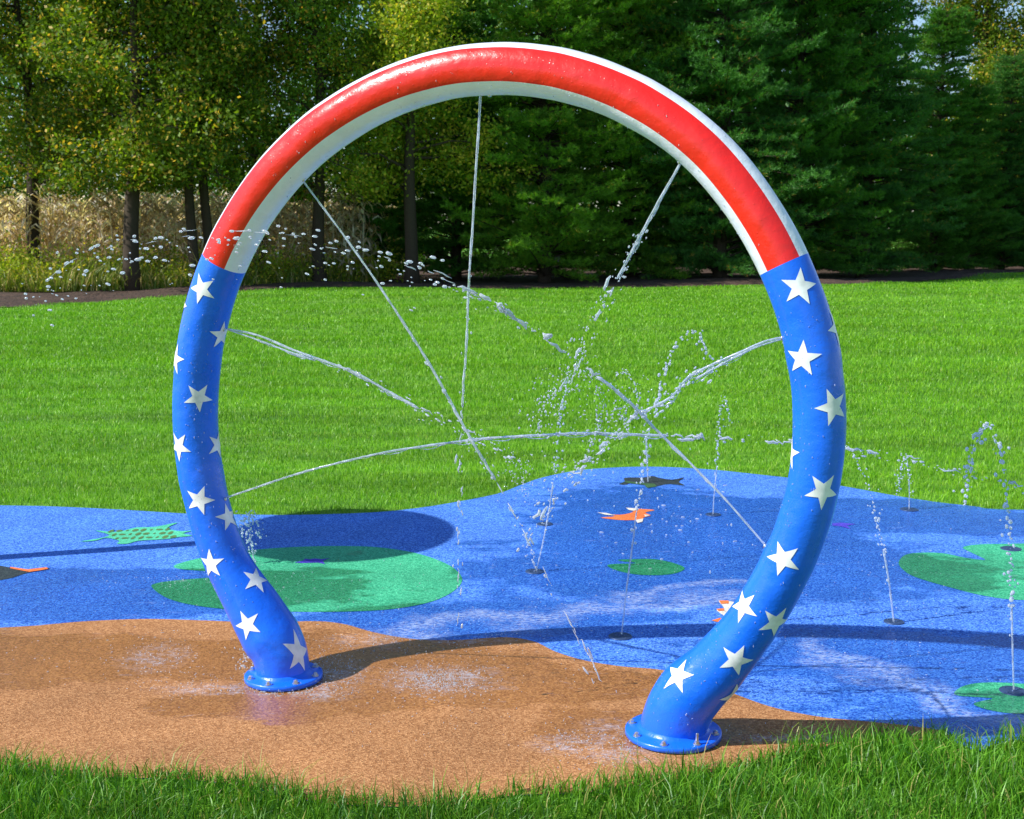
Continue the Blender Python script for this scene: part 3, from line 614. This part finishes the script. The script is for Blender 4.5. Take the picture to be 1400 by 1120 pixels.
# splashing tangle in the middle
mb = JB(); mb.d = mb
def cloud(cx, cy, sx, sy, n, r=(.001, .003), off=0, el=1.6):
    for i in range(n):
        mb.drop(rp(R.gauss(cx, sx), R.gauss(cy, sy), off + R.gauss(0, .04)), R.uniform(*r), (R.gauss(0, 1), R.gauss(0, .4), R.gauss(0, 1)), R.uniform(1, el))
def strand(L, dr=(.0013, .0032), sp=.010, sd_=0, dn=26): stream([rp(*q) for q in L], .002, .004, 0, sd_, drops=dn, spread=sp, mb=mb, dr=dr, chain=True)
cloud(800, 530, 26, 36, 50, (.001, .0024)); cloud(830, 565, 26, 26, 60, (.001, .003)); cloud(745, 580, 24, 40, 26); cloud(712, 652, 12, 14, 110, (.0008, .0026)); cloud(760, 520, 16, 30, 26, (.001, .0022)); cloud(650, 600, 14, 10, 24, (.001, .0022)); cloud(860, 545, 28, 24, 44)
strand([(815, 560), (822, 590), (835, 600), (850, 598), (858, 580), (850, 566), (838, 570)], sd_=31)
strand([(770, 655), (795, 630), (812, 600), (830, 570), (858, 556), (880, 560)], (.0018, .004), .008, 32)
strand([(842, 512), (855, 508), (866, 522), (872, 545), (872, 560)], (.0012, .0028), .006, 33)
strand([(735, 592), (742, 560), (755, 535), (770, 505)], (.0012, .0028), .010, 34)
strand([(800, 505), (812, 520), (820, 545), (824, 565)], (.0012, .0028), .012, 35)
o = mb.build('splash', M['drops'], origin=rp(820, 560)); tag(o, 'tangle of splashing drops where the jets meet in the middle', 'splash', None, 'stuff')

# ground jets: each rises from its own nozzle in the blue surface
GG = 'bubbling jets rising from the ground'
def gjet(px, py, L, label, r=.0042, brk=.35, seed=0, nd=40, dr=(.0022, .0052), sp=.016, extra=()):
    Y = gnd(px, py).y; P = [atY(x, y, Y) for x, y in L]
    mb = stream(P, r, r * .9, brk, seed, drops=nd, spread=sp, dr=dr, chain=True, stretch=1.5)
    for i, E in enumerate(extra): stream([atY(x, y, Y) for x, y in E], r, r, 0, seed + 50 + i, drops=int(nd * .4), spread=sp, dr=dr, chain=True, stretch=1.5, mb=mb)
    jet('ground_jet', mb, label, 'water jet', GG, P[0])
def gnozzle(px, py, r, label):
    p = gnd(px, py); mb = MB(); mb.lathe([(r, .0045), (r, .0065), (r * .96, .008), (r * .35, .0085), (r * .30, .006), (r * .10, .006), (r * .1, .010), (r * .04, .011)], p, 28)
    for k in range(4): mb.lathe([(.004, .0083), (.004, .0100), (.002, .0105)], p + Vector((math.cos(k * 1.571 + .6), math.sin(k * 1.571 + .6), 0)) * r * .7, 8)
    o = mb.build('ground_nozzle', M['grommet'], origin=p); tag(o, label, 'spray nozzle', 'round spray nozzles set in the blue surface')
gjet(731, 783, [(733, 782), (741, 748), (750, 700), (757, 655), (762, 610), (768, 560), (776, 520), (788, 500), (796, 494)], 'ground jet left of the small lily pad, curving up towards the centre', brk=.42, seed=41, extra=[[(733, 782), (729, 765), (720, 735)]])
gjet(848, 870, [(850, 868), (856, 810), (864, 750), (870, 700), (876, 660), (884, 620), (890, 585), (900, 545), (903, 520), (915, 490), (930, 465), (945, 452), (958, 458), (966, 480), (972, 492)], 'tallest ground jet, rising past the small lily pad', brk=.36, seed=42, dr=(.0028, .0065))
gjet(975, 705, [(975, 705), (976, 680), (980, 640), (982, 600), (985, 570), (990, 545), (994, 556), (996, 580)], 'ground jet behind the near leg, topped by a tuft of drops', brk=.35, seed=43)
gjet(1222, 853, [(1222, 851), (1216, 800), (1208, 755), (1199, 715), (1192, 680), (1184, 655), (1175, 635), (1165, 618), (1158, 606)], 'ground jet leaning left just right of the near leg', brk=.4, seed=44, r=.0055)
gjet(1385, 947, [(1386, 945), (1384, 870), (1382, 800), (1380, 740), (1376, 680), (1371, 630), (1362, 598), (1350, 578), (1342, 590), (1334, 608)], 'ground jet near the right edge, arching over at the top', brk=.30, seed=45, dr=(.003, .0065), extra=[[(1346, 580), (1330, 610), (1324, 650), (1320, 690)]])
gjet(1243, 698, [(1243, 698), (1243, 660), (1241, 635), (1238, 622), (1232, 640), (1228, 680)], 'faint short ground jet at the far lawn edge on the right', brk=.3, seed=46)
gjet(886, 660, [(886, 660), (885, 635), (883, 600), (886, 588)], 'short ground jet rising from the dark turtle', brk=.8, seed=47, r=.006)
gjet(352, 772, [(349, 790), (346, 760), (342, 735), (340, 710), (338, 704), (331, 712), (328, 735)], 'short ground jet just behind the far blue leg', brk=.5, seed=48, dr=(.0025, .006), sp=.02, nd=90, extra=[[(340, 704), (348, 712), (352, 735)], [(352, 792), (348, 775), (345, 768)]])
for px, py, r, lb in [(731, 783, 0.044, 'dark round nozzle left of the small lily pad'), (745, 718, 0.044, 'dark round nozzle between koi and far lawn'), (848, 872, 0.047, 'dark round nozzle in the arch shadow'), (975, 705, 0.043, 'dark round nozzle right of the koi'), (1222, 852, 0.041, 'dark round nozzle below the leaning jet'), (1385, 947, 0.047, 'dark round nozzle on the lily pad nearest the grass'), (1382, 752, 0.051, 'dark round nozzle on the lily pad at the right edge'), (1243, 698, 0.051, 'dark round nozzle by the far lawn on the right')]:
    gnozzle(px, py, r, lb)

# splashes and spatter on the paving
mb = MB()
def spat(cx, cy, sx, sy, n, flat=.25, r=(.0006, .0020), up=.012):
    for i in range(n):
        q = gnd(R.gauss(cx, sx), R.gauss(cy, sy)); z = .007 + abs(R.gauss(0, up)) if R.random() < .35 else .0065
        if z < .007:
            d = Vector((R.gauss(0, 1), R.gauss(0, 1), 0)); mb.drop(q + Vector((0, 0, z)), R.uniform(*r) * .9, d, R.uniform(1, 3.5))
        else: mb.drop(q + Vector((0, 0, z)), R.uniform(*r) * .8, (0, 0, 1), R.uniform(1, 2.5))
spat(600, 932, 34, 12, 900); spat(450, 920, 26, 12, 300); spat(430, 945, 30, 8, 160); spat(790, 1018, 34, 18, 220); spat(850, 1030, 30, 12, 160); spat(215, 905, 30, 20, 160); spat(270, 940, 40, 10, 180); spat(510, 880, 40, 8, 150); spat(640, 880, 60, 8, 130)
spat(335, 910, 8, 6, 40, up=.03, r=(.002, .004)); spat(385, 948, 36, 3, 140, r=(.001, .0024)); spat(700, 850, 230, 30, 260); spat(880, 760, 90, 50, 260, up=.10); spat(1240, 880, 100, 40, 220); spat(920, 720, 60, 40, 60, up=.2, r=(.003, .006)); spat(350, 800, 80, 16, 160); spat(250, 795, 60, 4, 90); spat(1080, 1010, 60, 5, 90); spat(1150, 770, 90, 40, 120, up=.1); spat(650, 800, 80, 50, 160, up=.1)
spat(180, 890, 120, 25, 120); spat(560, 930, 120, 40, 260)
o = mb.build('water_spatter', M['drops'], origin=gnd(600, 930)); tag(o, 'small beads and flecks of water splashed over the paving', 'spatter', None, 'stuff')
# water dripping on the tube
mb = MB()
for i in range(420):
    leg = R.random() < .5; s = R.uniform(.3, 1.55) if leg else R.uniform(4.0, 5.5)
    if R.random() < .2: s = R.uniform(1.6, 3.9)
    th = R.gauss(115, 38); p_ = surf(s, th, .0006); mb.drop(p_, R.uniform(.0006, .0020), (0, 0, 1), R.uniform(1, 2.6))
o = mb.build('water_beads', M['water'], origin=A0); tag(o, 'beads of water clinging to the painted arch', 'droplets', None, 'stuff')

# the neighbouring feature whose pole and round top throw the shadow at the left
bp = Vector((-3.17, 5.69, 0)); um = empty('water_umbrella', bp, 'round-topped spray post standing left of the arch, seen by its shadow', 'water feature')
mb = MB(); mb.lathe([(.14, .008), (.14, .024), (.055, .026), (.05, .06), (.05, 2.25), (.03, 2.30)], bp, 24); mb.build('pole', M['post_paint'], um)
mb = MB(); mb.lathe([(.56, 2.20), (.585, 2.215), (.57, 2.25), (.48, 2.33), (.33, 2.40), (.15, 2.44), (.03, 2.45)], bp, 48); mb.build('canopy', M['post_paint'], um)

# ---------------------------------------------------------------- trees
def leaves_mesh(name, C, D, size, mat, asp=.55, up=.0):
    """C leaf centres, D preferred direction (or None); each leaf is a small folded diamond"""
    n = len(C); d = rng.normal(size=(n, 3)); 
    if D is not None: d = D + d * .55
    d /= np.linalg.norm(d, axis=1)[:, None]; b = rng.normal(size=(n, 3)); b -= (b * d).sum(1)[:, None] * d; b /= np.linalg.norm(b, axis=1)[:, None]
    s = (size * rng.uniform(.6, 1.4, n))[:, None]; V = np.stack([C - d * s * .5, C + b * s * asp * .5, C + d * s * .5, C - b * s * asp * .5], 1).reshape(-1, 3)
    Fc = np.arange(n * 4); return mesh_np(name, V, Fc, np.full(n, 4), {'rnd': np.repeat(rng.uniform(0, 1, n), 4)})
def decid(seed, H=12., lowest=2.6, spread=3.0, nleaf=34000, leaf=.105, twin=False, dens=1.0):
    R = random.Random(seed); tr = MB(); clumps = []
    trunks = [Vector((0, 0, 0))] + ([Vector((.5, .2, 0))] if twin else [])
    for t0 in trunks:
        lx, ly = R.uniform(-.05, .05), R.uniform(-.04, .04); P = [t0 + Vector((lx * z + .10 * math.sin(z * .9 + seed), ly * z + .08 * math.cos(z * .7 + seed), z)) for z in np.linspace(-.1, H * .93, 16)]
        rb = R.uniform(.17, .22) if not twin else .14
        tr.tube(P, [rb * (1.35 if i == 0 else 1) * (1 - .9 * i / 15) + .01 for i in range(16)], 12)
        for i in range(34 if not twin else 18):
            z = lowest * .8 + (H * .9 - lowest * .8) * (i + R.random()) / (34 if not twin else 18); k = min(int(z / (H * .93) * 15), 14); b = P[k].lerp(P[k + 1], .5)
            b = Vector((b.x, b.y, z)); a = R.uniform(0, 6.283); L = spread * R.uniform(.55, 1.1) * (1 - .45 * (z / H) ** 2); d = Vector((math.cos(a), math.sin(a), R.uniform(.1, .7))).normalized()
            Q = [b + d * L * q + Vector((0, 0, -.35 * L * q * q + R.gauss(0, .05))) + Vector((R.gauss(0, .06), R.gauss(0, .06), 0)) * L * q for q in (0, .25, .5, .75, 1)]
            r = .065 * (1 - .6 * z / H); tr.tube(Q, [r, r * .7, r * .5, r * .3, r * .12], 6)
            for j in range(9):
                q = R.uniform(.25, 1.0); c = Q[0].lerp(Q[-1], q) * 1; m_ = Q[min(int(q * 4), 3)].lerp(Q[min(int(q * 4) + 1, 4)], q * 4 % 1)
                e = m_ + Vector((R.gauss(0, .42), R.gauss(0, .42), R.gauss(-.05, .32)))
                if j % 2 == 0: tr.tube([m_, m_.lerp(e, .5) + Vector((0, 0, .05)), e], [r * .3, r * .18, .004], 4, False)
                if R.random() < dens: clumps.append((e, R.uniform(.20, .42)))
    C = np.array([list(c) for c, s in clumps]); sg = np.array([s for c, s in clumps]); k = rng.integers(0, len(C), nleaf)
    off = rng.normal(size=(nleaf, 3)) * sg[k][:, None] * np.array([1, 1, .75]); X = C[k] + off; X = X[X[:, 2] > lowest * .75]
    me = leaves_mesh('crown', X, None, leaf, None)
    tm = bpy.data.meshes.new('trunk'); tm.from_pydata(tr.V, [], tr.F); tm.update()
    for q in tm.polygons: q.use_smooth = True
    tm.materials.append(M['bark']); return tm, me
def pine(seed, H=13.5, spread=3.0, low=.25, dead=0):
    R = random.Random(seed); tr = MB(); T = []; D = []
    P = [Vector((.05 * math.sin(z), .05 * math.cos(z * 1.3), z)) for z in np.linspace(-.1, H, 14)]; tr.tube(P, [.20 * (1 - .93 * i / 13) + .01 for i in range(14)], 10)
    z = low
    while z < H * .97:
        nl = R.randint(8, 11); Lw = spread * (1 - z / (H * 1.04)) ** .52 * (.75 + .25 * min(1, z / 1.5)) + .15
        for i in range(nl):
            a = 6.283 * (i + R.random() * .8) / nl; L = Lw * R.uniform(.62, 1.12) * (1 + .26 * math.sin(2 * a + z * 1.9 + seed) * math.sin(z * 1.25 + a + seed * 2)); rise = R.uniform(.10, .62); h = Vector((math.cos(a), math.sin(a), 0)); sd_ = Vector((-h.y, h.x, 0)); b = Vector((0, 0, z + R.uniform(-.15, .15)))
            pt = lambda q: b + h * L * q + Vector((0, 0, L * (rise * q - .42 * q * q + .20 * q ** 4)))
            tr.tube([pt(q) for q in (0, .35, .7, 1)], [.035, .022, .012, .004], 5, False)
            m_ = max(int(L / .16), 3)
            for j in range(m_):
                q = .22 + .78 * (j + R.random()) / m_
                if R.random() < .06: continue
                p = pt(min(q, 1))
                for sgn in (-1, 1):
                    l2 = (.22 + .62 * (1 - q)) * R.uniform(.5, 1.25) * min(1, L); d = (h * R.uniform(.5, .9) + sd_ * sgn * R.uniform(.6, 1) + Vector((0, 0, R.uniform(.0, .45)))).normalized()
                    k = max(int(l2 / .085), 2)
                    for t in range(k): 
                        u_ = (t + 1) / k; T.append(p + d * l2 * u_ + Vector((R.gauss(0, .025), R.gauss(0, .025), R.gauss(0, .03) - .06 * l2 * u_))); D.append((d + Vector((0, 0, .55 * u_))).normalized())
                T.append(p + Vector((0, 0, .04))); D.append((h + Vector((0, 0, .5))).normalized())
            for t in range(4): T.append(pt(1) + h * .05 * t + Vector((0, 0, .03 * t))); D.append((h + Vector((0, 0, .6))).normalized())
        z += R.uniform(.26, .42) * (1 if z < H * .8 else .7)
    T = np.array([list(t) for t in T]); D = np.array([list(t) for t in D]); n = len(T); K = 11
    base = np.repeat(T, K, 0); dd = np.repeat(D, K, 0) + rng.normal(size=(n * K, 3)) * .55; dd /= np.linalg.norm(dd, axis=1)[:, None]
    ln = rng.uniform(.08, .16, n * K)[:, None]; b = rng.normal(size=(n * K, 3)); b -= (b * dd).sum(1)[:, None] * dd; b /= np.linalg.norm(b, axis=1)[:, None]
    b *= rng.uniform(.008, .015, n * K)[:, None]
    V = np.stack([base - b, base + b, base + dd * ln + b * .3], 1).reshape(-1, 3)
    rr = np.repeat(np.repeat(rng.uniform(0, .7, n), K) + rng.uniform(0, .3, n * K), 3)
    me = mesh_np('crown', V, np.arange(len(V)), np.full(n * K, 3), {'rnd': rr})
    print('pine tufts', n)
    tm = bpy.data.meshes.new('trunk'); tm.from_pydata(tr.V, [], tr.F); tm.update(); tm.materials.append(M['bark']); return tm, me
def plant(kind, tm, cm, mat, px, Y, rot, sc, label, group):
    x = (px - 700) / F * (Y * math.cos(PITCH) + CH * math.sin(PITCH)); root = empty(kind, (x, Y, 0), label, 'tree', group); root.rotation_euler.z = rot; root.scale = (sc, sc, sc)
    a = bpy.data.objects.new('trunk', tm); c = bpy.data.objects.new('crown', cm)
    if not cm.materials: cm.materials.append(mat)
    for o in (a, c): COL.objects.link(o); o.parent = root
    c.material_slots[0].link = 'OBJECT'; c.material_slots[0].material = mat
d1 = decid(1, 12.5, 3.3, 3.0, 60000, .115); d2 = decid(2, 12, 3.4, 2.8, 52000, .115, twin=True); d3 = decid(3, 13, 3.2, 2.8, 34000, .10, dens=.7); d4 = decid(4, 11, 3.0, 2.5, 38000, .11)
p1 = pine(11); p2 = pine(12, 13, 3.2); p3 = pine(13, 12, 2.8, .3)
GD = 'leafy trees along the field edge'; GP = 'pine trees along the lawn'
DL, DG = 'leaf_green', 'leaf_yellow'
plant('leafy_tree', *d3, M[DL], -90, 33, 2.0, 1.0, 'leafy tree cut by the left edge of the picture', GD)
plant('leafy_tree', *d4, M[DL], 55, 35.5, .6, 1.05, 'leafy tree second from the left, its trunk lost behind dry corn', GD)
plant('leafy_tree', *d1, M[DL], 183, 32, 4.1, 1.0, 'leafy tree with the thickest single dark trunk in front of dry corn', GD)
plant('leafy_tree', *d2, M[DL], 262, 33, 0.4, 1.0, 'leafy tree with two trunks just left of the striped tube', GD)
plant('leafy_tree', *d3, M[DL], 352, 36, 3.0, 1.0, 'thin-crowned tree behind the striped tube with sky showing through', GD)
plant('leafy_tree', *d3, M['leaf_autumn'], 440, 34.5, 5.1, .95, 'thin tree with a bare trunk seen through the upper left of the arch', GD)
plant('leafy_tree', *d4, M[DG], 560, 34.5, 1.9, 1.0, 'yellow-green sunlit tree above the upper left of the arch', GD)  # sunlight on this crown is put into its yellower, lighter leaf colour
plant('leafy_tree', *d1, M[DL], 1330, 52, 2.2, 1.2, 'thin open-crowned tree at the upper right against the sky', GD)
plant('pine_tree', *p3, M['needles'], 1322, 45, .4, .56, 'low broad pine between two taller pines near the right edge', GP)
plant('leafy_tree', *d2, M[DL], 1425, 53, .2, 1.2, 'loose-crowned tree at the top right corner against blue sky', GD)
plant('pine_tree', *p3, M['needles'], 520, 37.5, 1.0, .62, 'short dark pine seen inside the arch at the left', GP)
plant('pine_tree', *p3, M['needles'], 625, 38.5, 2.3, .85, 'dark pine behind the vertical top jet', GP)
plant('pine_tree', *p1, M['needles_light'], 745, 36.5, 0.3, 1.0, 'pine with bright green tips in the middle of the arch', GP)
plant('pine_tree', *p2, M['needles_light'], 860, 38.5, 4.4, 1.0, 'pine with yellow-green tips behind the upper right of the arch', GP)
plant('pine_tree', *p1, M['needles_blue'], 985, 37.5, 2.6, 1.05, 'bluish pine just right of the striped tube', GP)
plant('pine_tree', *p2, M['needles'], 1085, 39.5, 5.5, 1.05, 'tall dark pine right of the arch, above the near leg', GP)
plant('pine_tree', *p3, M['needles_blue'], 1180, 41, .9, .98, 'tall bluish pine midway between arch and right edge', GP)
plant('pine_tree', *p1, M['needles'], 1275, 44, 3.6, .68, 'shorter dark pine below the gap of sky', GP)
plant('pine_tree', *p2, M['needles_blue'], 1370, 46, 1.7, .60, 'short pine at the right edge of the picture', GP)
plant('pine_tree', *p1, M['needles'], 1480, 46, 5.0, .68, 'pine cut off by the right edge of the picture', GP)
# woodland behind: one mass
def woodland():
    n = 520000; X = rng.uniform(-31, 36, n); Y = rng.uniform(50, 60, n) + np.abs(X) * .1
    top = 14.5 + 1.5 * np.sin(X * .7) + 1.0 * np.sin(X * 1.9 + 1) - np.clip((X - 15.5) / 3, 0, 1) * 10.0
    gap = np.exp(-((X + 10.8) / 1.9) ** 4) * 8.5; Z = rng.uniform(0, 1, n) ** .9 * (top - gap)
    cl = np.sin(X * 2.3 + Z * 1.1) * np.cos(Z * 2.1 + Y * 1.7 + X * .6) + rng.normal(size=n) * .35; k = cl > np.where(X < -3, .12, np.where(X > 16.5, .3, -.35))
    me = leaves_mesh('far_woodland', np.stack([X, Y, Z], 1)[k], None, .26, None); o = link('far_woodland', me, M['needles']); tag(o, 'dark mass of woodland behind the front row of trees', 'woodland', None, 'stuff')
woodland()
# dry corn behind the leafy trees
def corn():
    V = []; Fc = []; sz = []; rd = []; R = random.Random(5)
    def strip(P, w, r):
        k = len(V); n_ = len(P)
        for i, p in enumerate(P):
            t = (P[min(i + 1, n_ - 1)] - P[max(i - 1, 0)]); s = t.cross(Vector((R.gauss(0, 1), R.gauss(0, 1), .3))).normalized() * w * (1 - (i / (n_ - 1)) ** 2 * .85) * .5; V.append(p - s); V.append(p + s); rd.extend([r, r])
        for i in range(n_ - 1): a = k + 2 * i; Fc.extend([a, a + 1, a + 3, a + 2]); sz.append(4)
    for row in range(8):
        Y = 35.2 + row * .75; x = -21.
        while x < -4.2 + row * .1:
            x += R.uniform(.10, .22); H = R.uniform(2.05, 2.65); b = Vector((x, Y + R.gauss(0, .08), 0)); ln = Vector((R.gauss(0, .06), R.gauss(0, .06), 1))
            strip([b, b + ln * H * .5, b + ln * H], .035, R.random()); 
            for j in range(11):
                z = H * (.12 + .86 * (j + R.random()) / 11); a = R.uniform(0, 6.283); L = R.uniform(.35, .7); h = Vector((math.cos(a), math.sin(a), 0)); p = b + ln * z
                strip([p, p + h * L * .35 + Vector((0, 0, L * .22)), p + h * L * .7 + Vector((0, 0, -L * .05)), p + h * L * .85 + Vector((0, 0, -L * .5))], R.uniform(.05, .085), R.random())
            if R.random() < .8:
                for j in range(4): a = R.uniform(0, 6.283); strip([b + ln * H, b + ln * (H + .15) + Vector((math.cos(a) * .08, math.sin(a) * .08, 0)), b + ln * (H + .2) + Vector((math.cos(a) * .17, math.sin(a) * .17, 0))], .02, R.random())
    me = mesh_np('corn_crop', [list(v) for v in V], Fc, sz, {'rnd': rd}); tag(link('corn_crop', me, M['dead_corn']), 'dry tan corn standing behind the leafy trees at the left', 'corn', None, 'stuff')
corn()
# weeds and rough growth between soil strip and trees
def weeds():
    n = 26000; X = rng.uniform(-18, -3.8, n); Y0 = np.interp(X, [-18, -11, -7, -4], [29.8, 31.0, 33.0, 35.6]); Y = Y0 + rng.uniform(0, 1, n) ** 1.2 * 5
    patch = np.sin(X * 1.7) * np.sin(X * .6 + Y) ; k = rng.uniform(-1.1, 1, n) < patch + .45; X = X[k]; Y = Y[k]; n = len(X)
    h = rng.gamma(4, .11, n) * (.75 + .5 * (np.sin(X * 2.3 + 1) * .5 + .5)); h = np.clip(h, .1, 1.3)
    o = blades('weeds', np.stack([X, Y, np.zeros(n)], 1), h, rng.uniform(.015, .04, n), rng.uniform(.15, .9, n), M['weeds'], 'rough yellow-green weeds between bare soil and trees at the left'); o['category'] = 'weeds'
    C = []
    for i in range(60):
        cx = rng.uniform(-16, -3.5); cy = np.interp(cx, [-18, -11, -7, -3.5], [31, 31.8, 33.5, 35.8]) + rng.uniform(-.3, 2.5); s = rng.uniform(.22, .5)
        C.append(np.array([cx, cy, s * 1.2]) + rng.normal(size=(420, 3)) * np.array([s * 1.2, s, s * .8]))
    C = np.concatenate(C); C = C[C[:, 2] > .02]; me = leaves_mesh('undergrowth', C, None, .085, None); tag(link('undergrowth', me, M['leaf_yellow']), 'low leafy bushes around the tree trunks at the left', 'bushes', None, 'stuff')
weeds()
# fallen twigs, leaves in the grass near the camera
for o in list(bpy.data.objects):
    if o.parent is not None and o.type == 'MESH' and 'category' in o: del o['category']
